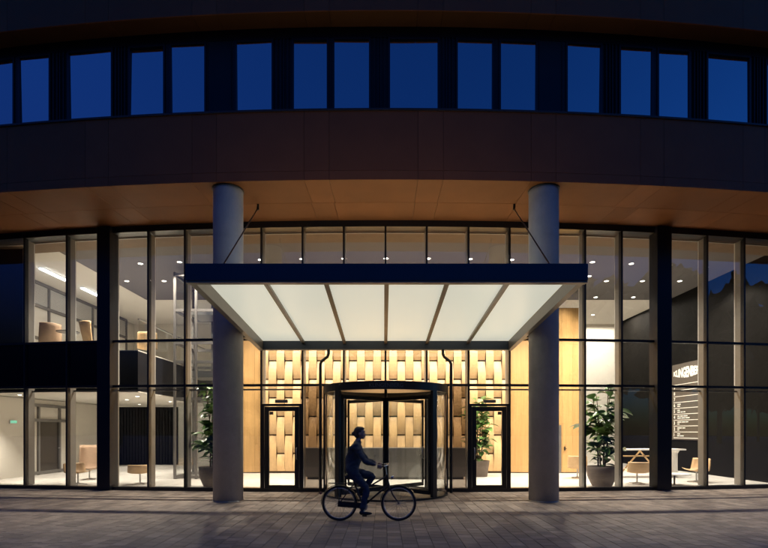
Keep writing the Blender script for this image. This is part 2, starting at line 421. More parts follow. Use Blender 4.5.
# smoked panes and jambs beside the drum
for sgn in (-1, 1):
    xa = abs(P(AM[PXM.index(468)], 0).x) if sgn > 0 else abs(P(AM[PXM.index(303)], 0).x)
    x0, x1 = 1.83, xa-0.03
    mb = MB(); mb.box((sgn*(x0+x1)/2, 0.0, (0.10+ZT1-0.035)/2), (x1-x0-0.02, 0.024, ZT1-0.14)); mb.build('glass_pane', 'smoked_glass', curtain)
    mb = MB(); mb.box((sgn*1.80, 0.0, ZT1/2), (0.05, 0.14, ZT1-0.075)); mb.build('jamb', 'black_metal', curtain)
# dark piers
for pa, pb in ((99.3, 112.3), (655, 669.3)):
    am = ang((pa+pb)/2, 0.1); wd = (P(ang(pb, .1), .1)-P(ang(pa, .1), .1)).length
    mb = MB(); mb.box((0, -0.02, 3.95), (wd, 0.40, 7.88)); me = bevel(mb.mesh('pier', ['pier_metal']), 0.008)
    p = P(am, 0.0); link('pier', me, building, (p.x, p.y, 0.0), am)

# ------------------------------------------------------------------ soffit, fascias, window band
def arc_panels(name, mat_, parent, seams, off0, off1, z0, z1, gap=0.008):
    for s0, s1 in zip(seams[:-1], seams[1:]):
        a0, a1 = s0/(R+off1)+gap/2/R, s1/(R+off1)-gap/2/R
        mb = MB(); mb.arc_box(0, R, R+off0, R+off1, z0, z1, a0, a1, 3, smooth=False); mb.build(name, mat_, parent)
seams = []; x = -1.39-2.79*5
while x < 15.5:
    seams += [x, x+2.17]; x += 2.79
mb = MB(); mb.arc_box(0, R, R+0.09, R+OV-0.03, Z_SOF+0.03, Z_SOF+0.20, -AMAX-.02, AMAX+.02, 60)
sof = mb.build('soffit', 'cap_metal', building)
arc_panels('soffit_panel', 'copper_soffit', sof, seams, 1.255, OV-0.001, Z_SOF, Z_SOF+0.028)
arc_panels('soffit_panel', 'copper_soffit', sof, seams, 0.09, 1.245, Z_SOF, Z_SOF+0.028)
mb = MB(); mb.arc_box(0, R, R+1.6, R+OV-0.04, Z_SOF+0.21, Z_SILL-0.06, -AMAX-.02, AMAX+.02, 60)
fas = mb.build('fascia', 'cap_metal', building)
arc_panels('fascia_panel', 'copper_cladding', fas, seams, OV-0.035, OV, Z_SOF+0.23, Z_SILL-0.05)
arc_panels('fascia_panel', 'copper_cladding', fas, seams, OV-0.035, OV, Z_SOF+0.001, Z_SOF+0.222)
mb = MB(); mb.arc_box(0, R, R+1.6, R+OV+0.035, Z_SILL-0.045, Z_SILL, -AMAX-.02, AMAX+.02, 60); mb.build('sill_cap', 'cap_metal', fas)
mb = MB(); mb.arc_box(0, R, R+1.6, R+OV-0.04, Z_F2+0.03, 15.0, -AMAX-.02, AMAX+.02, 60)
fas2 = mb.build('fascia', 'cap_metal', building)
arc_panels('fascia_panel', 'copper_cladding', fas2, seams, OV-0.035, OV, Z_F2+0.001, 15.0)
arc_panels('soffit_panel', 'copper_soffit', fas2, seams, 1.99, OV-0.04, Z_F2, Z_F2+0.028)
OW = 1.96
mb = MB(); mb.arc_box(0, R, R+0.4, R+OW-0.10, 8.2, 15.0, -AMAX-.02, AMAX+.02, 60); mb.build('wall', 'black_metal', building)
mb = MB(); mb.arc_box(0, R, R+OW-0.09, R+OW+0.02, 11.80, Z_F2+0.03, -AMAX-.02, AMAX+.02, 60); mb.build('window_header', 'black_metal', building)
WINS = [(-98,-64),(-48,-22),(-16,14), (21,50),(70,112),(131,164),(172,205),(237,272),(294,327),(334.5,369),(390,437.5),(457.5,492),(500.5,535.5),(567,600),(620,651),(658,688),(707,748),(766,796),(803,836)]
prev = None
for k, (wl, wr) in enumerate(WINS):
    a0, a1 = ang(wl, OW), ang(wr, OW); am = (a0+a1)/2; w = (P(a1, OW)-P(a0, OW)).length
    p = P(am, OW); z0, z1 = Z_SILL+0.02, 11.78; h = z1-z0; ft = 0.05
    mb = MB()
    mb.box((-w/2-ft/2, -0.005, (z0+z1)/2), (ft, 0.09, h)); mb.box((w/2+ft/2, -0.005, (z0+z1)/2), (ft, 0.09, h))
    mb.box((0, -0.005, z0+ft/2), (w, 0.09, ft)); mb.box((0, -0.005, z1-ft/2), (w, 0.09, ft))
    wo_ = mb.build('window', 'black_metal', building, (p.x, p.y, 0), am)
    g = MB(); g.box((0, 0, 0), (w-0.004, 0.02, h-2*ft-0.004)); po = g.build('pane', 'window_glass', wo_, (0, 0, (z0+z1)/2))
    po.rotation_euler = (math.radians(random.uniform(-0.8, 0.8)), 0, math.radians(random.uniform(-0.8, 0.8)))
    if prev is not None:
        b0, b1 = prev, a0; q = (b0+b1)/2; pw = (P(b1, OW)-P(b0, OW)).length-2*ft
        if pw > 0.06:
            pp = P(q, OW); mb = MB()
            if pw > 0.6:
                mb.box((0, 0.0, (z0+z1)/2), (pw-0.01, 0.06, h)); mb.box((pw/2-0.09, -0.04, (z0+z1)/2), (0.02, 0.02, h)); mb.box((-pw/2+0.03, -0.04, (z0+z1)/2), (0.02, 0.02, h))
            elif pw > 0.25:
                mb.box((0, 0.02, (z0+z1)/2), (pw-0.01, 0.06, h))
                for t in (-0.30, -0.08, 0.08, 0.30): mb.box((t*pw, -0.035, (z0+z1)/2), (0.025, 0.05, h))
            else:
                mb.box((0, 0.0, (z0+z1)/2), (pw-0.01, 0.06, h))
            mb.build('cladding_panel', 'window_panel', building, (pp.x, pp.y, 0), q)
    prev = a1

# ------------------------------------------------------------------ columns
for sgn in (-1, 1):
    mb = MB(); mb.lathe([(0.0, 0.0), (0.372, 0.0), (0.372, Z_SOF-0.10), (0.372, Z_SOF), (0, Z_SOF)], n=48)
    for f in range(len(mb.sm)): pass
    col = mb.build('column', 'concrete', building, (sgn*4.02, -1.95, 0.001))
    mb = MB(); mb.lathe([(0.374, 0.0), (0.395, 0.0), (0.395, 0.025), (0.374, 0.025)], n=48); mb.build('collar', 'black_metal', col, (0, 0, Z_SOF-0.032))
    mb = MB(); mb.lathe([(0.374, 0.0), (0.382, 0.0), (0.382, 0.02), (0.374, 0.02)], n=48); mb.build('base_ring', 'steel', col, (0, 0, 0.002))

# ------------------------------------------------------------------ canopy
YF, YBK, HW = -5.70, -0.22, 3.66
can = thing('entrance_canopy', 'dark steel canopy with glowing opal glass panels over the entrance', 'canopy', (0, YBK, 4.2))
def cz(y, zf, zb): return zf+(zb-zf)*(y-YF)/(YBK-YF)
def cb(name, m, pts_boxes):
    mb = MB()
    for a, b, w, h in pts_boxes: mb.bar(a, b, w, h)
    o = mb.build(name, m); o.parent = can; o.matrix_parent_inverse = Matrix.Translation((0, -YBK, -4.2)); return o
mb = MB(); mb.box((0, YF+0.06, 4.67), (2*HW, 0.12, 0.31))
o = link('front_beam', bevel(mb.mesh('front_beam', ['canopy_paint']), 0.006), can); o.matrix_parent_inverse = Matrix.Translation((0, -YBK, -4.2))
cb('front_trim', 'canopy_steel', [((-HW+0.005, YF+0.085, 4.495), (HW-0.005, YF+0.085, 4.495), 0.14, 0.028)])
cb('back_beam', 'canopy_paint', [((-HW+0.13, YBK, 4.25), (HW-0.13, YBK, 4.25), 0.12, 0.24)])
cb('back_trim', 'canopy_steel', [((-HW+0.13, YBK-0.03, 4.118), (HW-0.13, YBK-0.03, 4.118), 0.14, 0.018)])
for sgn in (-1, 1):
    mb = MB()
    x0, x1 = sgn*(HW-0.12), sgn*HW
    vs = [(x, y, z) for x in (x0, x1) for y, z in ((YF+0.122, 4.515), (YBK+0.06, 4.11), (YBK+0.06, 4.47), (YF+0.122, 4.80))]
    mb.add(vs, [(0,1,2,3),(7,6,5,4),(0,4,5,1),(1,5,6,2),(2,6,7,3),(3,7,4,0)])
    o = mb.build('side_beam', 'canopy_steel', can); o.matrix_parent_inverse = Matrix.Translation((0, -YBK, -4.2))
iw = HW-0.12; pw = 2*iw/6
for k in range(6):
    xa, xb = -iw+k*pw+0.012, -iw+(k+1)*pw-0.012
    mb = MB(); vs = []
    for z in (0, 0.02):
        vs += [(xa, YF+0.13, 4.775+z), (xb, YF+0.13, 4.775+z), (xb, YBK-0.065, 4.37+z), (xa, YBK-0.065, 4.37+z)]
    mb.add(vs, [(3,2,1,0),(4,5,6,7),(0,1,5,4),(1,2,6,5),(2,3,7,6),(3,0,4,7)])
    o = mb.build('glass_panel', 'opal_glass', can); o.matrix_parent_inverse = Matrix.Translation((0, -YBK, -4.2))
for k in range(1, 6):
    x = -iw+k*pw
    cb('rib', 'canopy_steel', [((x, YF+0.13, 4.735), (x, YBK-0.065, 4.33), 0.06, 0.07), ((x, YF+0.13, 4.695), (x, YBK-0.065, 4.29), 0.09, 0.012)])
for sgn in (-1, 1):
    top = (sgn*3.47, -1.14, Z_SOF); bot = (sgn*3.20, YF+0.45, 4.80)
    mb = MB(); mb.tube([bot, (top[0], top[1], top[2]-0.12)], 0.016, 8)
    mb.tube([(top[0], top[1], top[2]-0.16), (top[0]+0.01, top[1], top[2]-0.002)], [0.035, 0.028], 10); mb.tube([(bot[0], bot[1], bot[2]-0.02), (bot[0], bot[1]+0.04, bot[2]+0.08)], 0.03, 8)
    o = mb.build('tie_rod', 'black_metal', can); o.matrix_parent_inverse = Matrix.Translation((0, -YBK, -4.2))
    x0, x1 = sgn*1.64, sgn*1.875; yp = -0.30
    pts = [(x0, yp, 4.12), (x0, yp, 4.0), (x0+0.15*(x1-x0), yp, 3.91), (x0+0.85*(x1-x0), yp, 3.78), (x1, yp, 3.70), (x1, yp, 3.55), (x1, yp, 0.004)]
    mb = MB(); mb.tube(pts, 0.042, 12); o = mb.build('downpipe', 'black_metal', can); o.matrix_parent_inverse = Matrix.Translation((0, -YBK, -4.2))
    cb('wall_bracket', 'black_metal', [((sgn*(HW-0.06), YBK+0.062, 4.26), (sgn*(HW-0.06), -0.06+0.10, 4.26), 0.10, 0.14), ((sgn*(HW+0.0), -0.95, 4.28), (sgn*3.72, -1.58, 4.28), 0.10, 0.10)])

# ------------------------------------------------------------------ revolving door
DC = (0.0, -0.45); DR = 1.74
rd = thing('revolving_door', 'round black framed revolving door with four glass wings under the canopy', 'revolving door', (DC[0], DC[1], 0))
mb = MB(); mb.arc_box(0, 0, DR-0.10, DR, 2.83, 3.04, -PI, PI, 72); ring = mb.build('drum_ring', 'black_metal', rd)
mb = MB(); mb.lathe([(0.0, 3.0), (DR-0.102, 3.0), (DR-0.102, 2.975), (0.0, 2.975)], n=48, smooth=False); mb.build('drum_ceiling', 'oak', rd)
mb = MB(); mb.arc_box(0, 0, DR-0.06, DR+0.01, 0.002, 0.05, -PI, PI, 72); mb.build('floor_ring', 'black_metal', rd)
mb = MB(); mb.lathe([(0.0, 0.0), (DR-0.062, 0.0), (DR-0.062, 0.006), (0.0, 0.006)], n=48, smooth=False); mb.build('floor_mat', 'desk_grey', rd, (0,0,0.016))
for sgn in (-1, 1):
    a0, a1 = sgn*math.radians(47), sgn*math.radians(133)
    mb = MB(); mb.arc_box(0, 0, DR-0.035, DR-0.022, 0.052, 2.828, min(a0,a1), max(a0,a1), 20, smooth=True); mb.build('curved_pane', 'drum_glass', rd)
    for a in (a0, sgn*math.radians(90), a1):
        wdt = 0.17 if a == a0 else 0.07
        mb = MB(); mb.box((DR-0.03, 0, 1.44), (0.09, wdt, 2.776)); mb.build('post', 'black_metal', rd, (0,0,0), a-PI/2)
mb = MB(); mb.tube([(0,0,0.03), (0,0,2.96)], 0.042, 16); mb.build('centre_shaft', 'black_metal', rd)
for k in range(4):
    a = math.radians(45+90*k)-PI/2
    mb = MB(); r0, r1 = 0.05, DR-0.11; st = 0.045
    mb.box((r0+st/2, 0, 1.42), (st, 0.045, 2.62)); mb.box((r1-st/2, 0, 1.42), (st, 0.045, 2.62))
    mb.box(((r0+r1)/2, 0, 0.165), (r1-r0-2*st, 0.045, 0.11)); mb.box(((r0+r1)/2, 0, 2.67), (r1-r0-2*st, 0.045, 0.10))
    wg = mb.build('wing', 'black_metal', rd, (0,0,0), a)
    mb = MB(); mb.box(((r0+r1)/2, 0, 1.42), (r1-r0-2*st-0.004, 0.014, 2.39)); mb.build('pane', 'drum_glass', wg)
    mb = MB(); mb.tube([(r1-0.20, -0.03, 1.05), (r1-0.20, -0.07, 1.07), (r1-0.20, -0.07, 1.35), (r1-0.20, -0.03, 1.37)], 0.011, 8); mb.build('handle', 'steel', wg)
def text_mesh(s, size, m, extrude=0.0, bold=0.0, name='lettering'):
    cu = bpy.data.curves.new(name, 'FONT'); cu.body = s; cu.size = size; cu.extrude = extrude; cu.offset = bold; cu.align_x = 'LEFT'; cu.resolution_u = 3
    o = bpy.data.objects.new(name, cu); C.objects.link(o)
    dg = bpy.context.evaluated_depsgraph_get(); me = bpy.data.meshes.new_from_object(o.evaluated_get(dg))
    bpy.data.objects.remove(o); bpy.data.curves.remove(cu)
    me.materials.clear(); me.materials.append(M[m]); me.name = name
    return me
me = text_mesh('KLINGENBERG', 0.14, 'ring_letter', 0.002)
xs = [v.co.x for v in me.vertices]; wtx = max(xs)
for v in me.vertices:
    a = (v.co.x-wtx/2)/DR*0.95; rr = DR+0.004+v.co.z
    v.co = (rr*math.sin(a), -rr*math.cos(a), 2.885+v.co.y)
link('lettering', me, ring)

# ------------------------------------------------------------------ timber wall behind the lobby
tw = thing('timber_wall', 'tall oak wall of woven curved boards behind the reception desk', 'wall', (0, 6.4, 0.012))
YW = 0.0; TOP = 6.95
mb = MB(); mb.box((0.975, 2.0, TOP/2), (14.75, 3.7, TOP)); mb.build('backing', 'oak_gap', tw)
def board_mesh(h):
    w, t, A, n = 0.322, 0.018, 0.17*(h/1.5)**0.5, 10
    mb = MB(); vs = []
    for i in range(n+1):
        u = i/n; y = -A*math.sin(PI*u)**0.9 if 0 < u < 1 else 0
        z = u*h
        for x, yy in ((-w/2, 0.10+y), (w/2, 0.10+y), (w/2, 0.10+t+y), (-w/2, 0.10+t+y)): vs.append((x, yy, z))
    fs = []
    for i in range(n):
        for k in range(4):
            a, b = 4*i+k, 4*i+(k+1) % 4; fs.append((a, b, b+4, a+4))
    fs += [(0,1,2,3), (4*n, 4*n+3, 4*n+2, 4*n+1)]
    mb.add(vs, fs); return mb.mesh('board', ['oak'])
bcache = {}
def board(x, z0, z1):
    h = round(z1-z0-0.06, 3)
    if h < 0.1: return
    if h not in bcache: bcache[h] = board_mesh(h)
    link('board', bcache[h], tw, (x, YW-0.09, z0+0.03))
for k in range(31):
    x = -1.34+(k-11)*0.3345
    if x < -5.1 or x > 5.15: continue
    ph = 1.6 if k % 2 else 2.375
    zs = [0.06]+[z for z in [ph+1.55*j for j in range(-2, 5)] if 0.4 < z < TOP-0.2]+[TOP]
    for z0, z1 in zip(zs[:-1], zs[1:]): board(x, z0, z1)
mb = MB(); mb.box((0,0,TOP/2), (0.432, 0.04, TOP-0.06)); pm = mb.mesh('panel', ['oak_panel'])
x = -6.36+0.216
while x < -5.2: link('panel', pm, tw, (x, YW+0.12, 0.01)); x += 0.438
x = 5.25+0.216
while x < 8.2: link('panel', pm, tw, (x, YW+0.12, 0.01)); x += 0.438
mb = MB(); mb.box((0,0,0.01), (0.05,0.05,0.16)); mb.box((0.03,-0.03,0.01), (0.11,0.02,0.02)); mb.build('door_handle', 'black_metal', tw, (7.53, YW+0.07, 1.02))
mb = MB(); mb.box((0,0,1.0), (0.17,0.03,2.0)); mb.build('door_reveal', 'grey_frame', tw, (7.30, YW+0.085, 0.01))

desk = thing('reception_desk', 'long grey reception desk behind the revolving door', 'desk', (0, 3.95, 0.012))
mb = MB(); mb.box((0, 0, 0.60), (5.9, 0.60, 1.02)); mb.build('front_panel', 'desk_grey', desk)
mb = MB(); mb.box((0, 0, 0.045), (5.7, 0.5, 0.09)); mb.build('plinth', 'black_metal', desk)
mb = MB(); mb.box((0, 0, 1.13), (5.96, 0.70, 0.04)); mb.build('counter_top', 'desk_grey', desk)
mb = MB()
for i in range(1, 8): mb.box((-2.95+i*0.7375, -0.302, 0.60), (0.012, 0.006, 1.0))
mb.build('panel_joint', 'black_metal', desk)

# ------------------------------------------------------------------ lamps
def lamp_light(name, parent, loc, power, size=110, blend=0.85, rad=0.06, col=(1.0, 0.89, 0.74), rot=(0,0,0)):
    l = bpy.data.lights.new(name, 'SPOT'); l.energy = power; l.spot_size = math.radians(size); l.spot_blend = blend; l.shadow_soft_size = rad; l.color = col
    o = bpy.data.objects.new(name, l); C.objects.link(o); o.parent = parent; o.location = loc; o.rotation_euler = rot; return o
rg = MB(); rg.lathe([(0.075, 0.0), (0.105, 0.0), (0.105, 0.012), (0.075, 0.012), (0.075, 0.0)], n=20)
ring_me = rg.mesh('trim_ring', ['white_lacquer'])
ln = MB(); ln.lathe([(0.0, 0.0), (0.073, 0.0), (0.073, 0.008), (0.0, 0.008)], n=16, smooth=False); lens_me = ln.mesh('lens', ['lamp_glow'])
def downlight(x, y, z, power, label, group, size=110, col=(1.0, 0.89, 0.74), tilt=0.0, name='ceiling_downlight', blend=0.85):
    t = thing(name, label, 'downlight', (x, y, z), 0, group)
    link('trim_ring', ring_me, t, (0,0,-0.0125)); link('lens', lens_me, t, (0,0,-0.0095))
    if power: lamp_light('lamp', t, (0, 0, -0.03), power, size, blend, col=col, rot=(tilt, 0, 0))
    return t
def fy(x): return R-math.sqrt(R*R-x*x)
for k in range(-7, 9):
    x = 0.02+k*1.475
    if x < XW+0.2: continue
    downlight(x, 2.9+fy(x), ZC, 900 if abs(x) < 6.5 else 900, 'small round ceiling downlight in the row just behind the tall glass', 'front row of lobby downlights', 124, blend=0.35)
for x in [-10.4, -8.9, 7.4, 8.9, 10.35, 11.85]:
    downlight(x, 5.6, ZC, 620, 'small round ceiling downlight in the second row back from the glass', 'second row of lobby downlights', 95)
for x in [7.8, 9.5, 11.2]:
    downlight(x, 8.1, ZC, 420, 'small round ceiling downlight in the row where the ceiling turns white', 'third row of lobby downlights', 120)
for k in range(-6, 10):
    x = 0.1+k*0.98
    if -6.2 < x < 8.6: downlight(x, 4.95, ZC, 250, 'small round ceiling spotlight washing the oak wall', 'wall washers above the oak wall', 90, (1.0, 0.84, 0.63), math.radians(8))
for x in [7.2, 9.0, 10.8, 12.2]:
    downlight(x, 11.6, ZC, 520, 'small round downlight in the white rear ceiling', 'rear ceiling downlights', 176, blend=0.1)
for x in [-12, -9.5, -7]:
    downlight(x, 11.0, ZC, 420, 'small round downlight in the white rear ceiling', 'rear ceiling downlights', 120)

# ------------------------------------------------------------------ left mezzanine
ZM = 4.46; XM = -8.2
mz = thing('mezzanine', 'dark edged mezzanine floor with glass balustrade above the low lounge', 'mezzanine', (XM, 0.9, 3.05))
mb = MB(); vs = []
def off(o): o.matrix_parent_inverse = Matrix.Translation((-XM, -0.9, -3.05)); return o
mb.box(((XL+XM)/2, 6.9, (3.10+ZM-0.02)/2), (XM-XL-0.04, 9.8, ZM-3.12)); off(mb.build('slab', 'pier_metal', mz))
mb = MB(); mb.box(((XL+XM)/2, 6.9, 3.085), (XM-XL-0.05, 9.75, 0.03)); off(mb.build('ceiling', 'ceiling_white', mz))
mb = MB(); mb.box(((XL+XM)/2, 6.9, ZM-0.005), (XM-XL-0.06, 9.75, 0.03)); off(mb.build('floor', 'wall_white', mz))
for k in range(6):
    mb = MB(); mb.box((XM-0.05, 2.9+k*1.6, ZM+0.52), (0.018, 1.56, 1.0)); off(mb.build('balustrade_pane', 'clear_glass', mz))
mb = MB(); mb.box((XM-0.05, 6.9, ZM+1.05), (0.05, 9.6, 0.04)); off(mb.build('handrail', 'steel', mz))
for x, y in ((-13.0, 3.2), (-11.2, 3.2), (-12.9, 6.2), (-10.6, 6.0), (-9.2, 4.0), (-9.4, 7.4), (-11.8, 9.6)):
    downlight(x, y, 3.07, 560, 'small round downlight in the low lounge ceiling', 'low lounge downlights', 85)
mb = MB(); mb.box((0,0,0), (0.12, 1.5, 0.035)); lin_me = mb.mesh('diffuser', ['linear_glow'])
mb = MB(); mb.box((0,0,0.03), (0.15, 1.55, 0.025)); linh = mb.mesh('housing', ['white_lacquer'])
for x, y in ((-12.7, 4.6), (-12.7, 7.2)):
    t = thing('linear_lamp', 'slim white linear ceiling lamp above the mezzanine office', 'lamp', (x, y, ZC-0.05), 0, 'linear lamps over the mezzanine')
    link('diffuser', lin_me, t, (0,0,-0.012)); link('housing', linh, t)
dp = thing('dark_partition', 'plain black partition at the outer end of the mezzanine office', 'partition', (-12.75, 1.9, ZM+0.012))
mb = MB(); mb.box((0, 0, 1.66), (1.62, 0.08, 3.32)); mb.build('panel', 'slat_dark', dp)
mb = MB(); mb.box((0.83, 0, 1.66), (0.04, 0.12, 3.32)); mb.build('edge_trim', 'grey_frame', dp)
# glazed upper wall with blinds
up = thing('glazed_partition', 'glazed partition with half lowered blinds beside the mezzanine office', 'partition', (XL, 1.5, ZM+0.012))
mb = MB()
for k in range(8): mb.box((0, k*1.6, 1.67), (0.10, 0.09, 3.3))
for z in (0.05, 1.05, 2.35, 3.28): mb.box((0.002, 5.6, z), (0.09, 11.2, 0.12))
mb.build('frame', 'grey_frame', up)
for k in range(7):
    mb = MB(); mb.box((-0.03, 0.8+k*1.6, 1.67), (0.02, 1.5, 3.2)); mb.build('glass_pane', 'ceiling_white', up)  # opaque white pane, its colour standing in for brightly lit glass
    mb = MB()
    for j in range(15): mb.box((0.03, 0.8+k*1.6, 3.18-j*0.055), (0.03, 1.46, 0.006))
    mb.build('blind', 'blind', up)
# glazed door in the left wall
gd = thing('glazed_door', 'grey framed glass door in the pale side wall of the low lounge', 'door', (XL+0.01, 5.2, 0.012))
mb = MB()
for y in (0.05, 0.42, 1.75, 2.55): mb.box((0.02, y, 1.42), (0.10, 0.10, 2.84))
for z in (0.08, 2.20, 2.80): mb.box((0.021, 1.3, z), (0.095, 2.5, 0.12))
mb.build('frame', 'grey_frame', gd)
mb = MB(); mb.box((0.0, 1.1, 1.14), (0.02, 1.24, 2.0)); mb.build('pane', 'smoked_glass', gd)
mb = MB(); mb.tube([(0.07, 1.62, 1.05), (0.13, 1.62, 1.05), (0.13, 1.50, 1.05)], 0.012, 8); mb.build('handle', 'steel', gd)
ex = thing('exit_sign', 'small glowing green exit sign on the pale lounge wall', 'exit sign', (XL+0.02, 4.2, 2.12))
mb = MB(); mb.box((0.02, 0, 0), (0.04, 0.36, 0.13)); mb.build('housing', 'white_lacquer', ex)
mb = MB(); mb.box((0.044, 0, 0), (0.006, 0.33, 0.10)); mb.build('panel', 'exit_green', ex)

# steel framed glass lift shaft
lf = thing('lift_shaft', 'steel framed glass lift shaft beside the tall plant', 'lift shaft', (-6.95, 4.7, 0.012))
mb = MB()
for sx in (-0.78, 0, 0.78):
    for sy in (-0.9, 0.9): mb.box((sx, sy, 3.8), (0.08, 0.08, 7.6))
mb.build('post', 'grey_frame', lf)
for z in (0.08, 2.95, 4.3, 5.0, 6.2, 7.5):
    mb = MB()
    for sy in (-0.9, 0.9):
        for sx in (-0.39, 0.39): mb.box((sx, sy, z), (0.69, 0.07, 0.10))
    for sx in (-0.78, 0.78): mb.box((sx, 0, z), (0.07, 1.71, 0.10))
    mb.build('beam', 'grey_frame', lf)
for sx in (-0.39, 0.39):
    for z0, z1 in ((0.13, 2.9), (3.0, 4.25), (5.05, 7.45)):
        mb = MB(); mb.box((sx, -0.9, (z0+z1)/2), (0.69, 0.014, z1-z0)); mb.build('glass_pane', 'clear_glass', lf)
mb = MB(); mb.box((0.1, 0.1, 3.9), (1.0, 1.2, 0.25)); mb.box((0.1, 0.1, 6.2), (1.0, 1.2, 0.15)); mb.box((0.55, 0.1, 5.1), (0.04, 1.2, 2.2)); mb.build('cabin', 'steel', lf)

# ------------------------------------------------------------------ furniture
def shell_chair(name, label, loc, rz, m, back=0.62, wing=0.0, seat=0.40, group=None):
    t = thing(name, label, 'chair', loc, rz, group)
    mb = MB(); n, k = 12, 9; vs = []
    # section from front lip through seat up the back (local -Y is the front)
    prof = []
    for i in range(n+1):
        u = i/n
        if u < 0.45: prof.append((-0.30+u/0.45*0.50, seat+0.03-0.05*math.sin(u/0.45*PI*0.6)))
        else:
            v = (u-0.45)/0.55; prof.append((0.20+0.06*math.sin(v*PI/2)+0.14*v, seat-0.0+v*back))
    for (y, z), i in zip(prof, range(n+1)):
        u = i/n; hw = 0.33+0.02*math.sin(u*PI)
        for j in range(k+1):
            s_ = -1+2*j/k; c = abs(s_)**2.5
            vs.append((s_*hw, y-(0.16+wing)*c*max(0, (u-0.35)/0.65)**0.7, z+0.07*c*(1-u)))
    W_ = k+1; fs = [(i*W_+j, i*W_+j+1, (i+1)*W_+j+1, (i+1)*W_+j) for i in range(n) for j in range(k)]
    m2 = [(x, y+0.035, z-0.025) for x, y, z in vs]; N = len(vs)
    fs += [tuple(a+N for a in f[::-1]) for f in fs]
    edge = [j for j in range(W_)]+[i*W_+k for i in range(1, n+1)]+[n*W_+j for j in range(k-1, -1, -1)]+[i*W_ for i in range(n-1, 0, -1)]
    for a, b in zip(edge, edge[1:]+edge[:1]): fs.append((a, b, b+N, a+N))
    mb.add(vs+m2, fs, 0, True); mb.build('shell', m, t)
    mb = MB(); mb.tube([(0, 0.0, 0.03), (0, 0.0, seat-0.02)], 0.025, 10); mb.build('pedestal', 'steel', t)
    for q in range(4):
        a = PI/4+q*PI/2; mb = MB(); mb.tube([(0, 0, 0.045), (0.28*math.cos(a), 0.28*math.sin(a), 0.012)], [0.02, 0.012], 8); mb.build('foot', 'steel', t)
    return t
shell_chair('lounge_chair', 'tan shell lounge chair with seat turned to the room beside the high back screen', (-10.15, 1.9, 0.012), math.radians(60), 'chair_tan', 0.30)
shell_chair('lounge_chair', 'brown high backed lounge chair against the pale lounge wall', (-10.75, 3.6, 0.012), math.radians(25), 'chair_brown', 0.85, 0.06)
shell_chair('lounge_chair', 'low tan lounge chair seen from behind, in front of the black ribbed wall', (-8.15, 2.0, 0.012), math.radians(195), 'chair_tan', 0.26, 0.05)
shell_chair('lounge_chair', 'tan lounge chair turned away beside the white trestle table', (8.45, 2.2, 0.012), math.radians(170), 'chair_tan', 0.34, 0.05)
shell_chair('lounge_chair', 'slim tan lounge chair by the low table, below the directory board', (10.75, 2.7, 0.012), math.radians(-70), 'chair_tan', 0.42)
shell_chair('lounge_chair', 'tan shell chair half hidden behind the large fig plant', (7.2, 4.2, 0.012), math.radians(160), 'chair_tan', 0.45)
# mezzanine chairs and table
shell_chair('office_chair', 'tan rounded chair behind the round table on the mezzanine', (-10.4, 3.2, ZM+0.012), math.radians(140), 'chair_tan', 0.75, 0.05)
shell_chair('office_chair', 'brown chair on the mezzanine beside the blinds', (-12.0, 3.3, ZM+0.012), math.radians(220), 'chair_brown', 0.72, 0.05)
shell_chair('office_chair', 'tan chair near the mezzanine balustrade', (-9.0, 4.4, ZM+0.012), math.radians(200), 'chair_tan', 0.60, 0.05)
def round_table(name, label, loc, r, h, m='black_metal'):
    t = thing(name, label, 'table', loc)
    mb = MB(); mb.lathe([(0, h), (r, h), (r, h-0.025), (0, h-0.025)], n=32, smooth=False); mb.build('tabletop', m, t)
    mb = MB(); mb.tube([(0,0,0.02), (0,0,h-0.026)], 0.03, 10); mb.build('leg', 'black_metal', t)
    mb = MB(); mb.lathe([(0, 0.0), (r*0.55, 0.0), (r*0.5, 0.018), (0, 0.02)], n=24); mb.build('base', 'black_metal', t)
round_table('round_table', 'black round table with a thin top on the mezzanine', (-11.1, 2.9, ZM+0.012), 0.36, 0.78)
round_table('low_table', 'low white table on a thin black leg beside the slim tan chair', (9.45, 1.75, 0.012), 0.48, 0.37, 'white_lacquer')
tt = thing('trestle_table', 'tall white table on broad panel legs below the directory board', 'table', (9.85, 4.6, 0.012))
mb = MB(); mb.box((0,0,1.06), (2.9, 0.75, 0.05)); mb.build('tabletop', 'white_lacquer', tt)
for x in (-1.25, 1.15):
    mb = MB(); mb.lathe([(0.14, 0.0), (0.17, 0.1), (0.17, 0.9), (0.24, 1.034)], n=20); mb.build('leg', 'white_lacquer', tt, (x, 0, 0))
mb = MB(); mb.bar((-0.75, 0.2, 0.12), (0.0, 0.2, 1.0), 0.04, 0.05); mb.bar((0.75, 0.2, 0.12), (0.0, 0.2, 1.0), 0.04, 0.05); mb.bar((-1.05, 0.2, 0.8), (0.95, 0.2, 0.8), 0.04, 0.05); mb.build('brace', 'oak', tt)

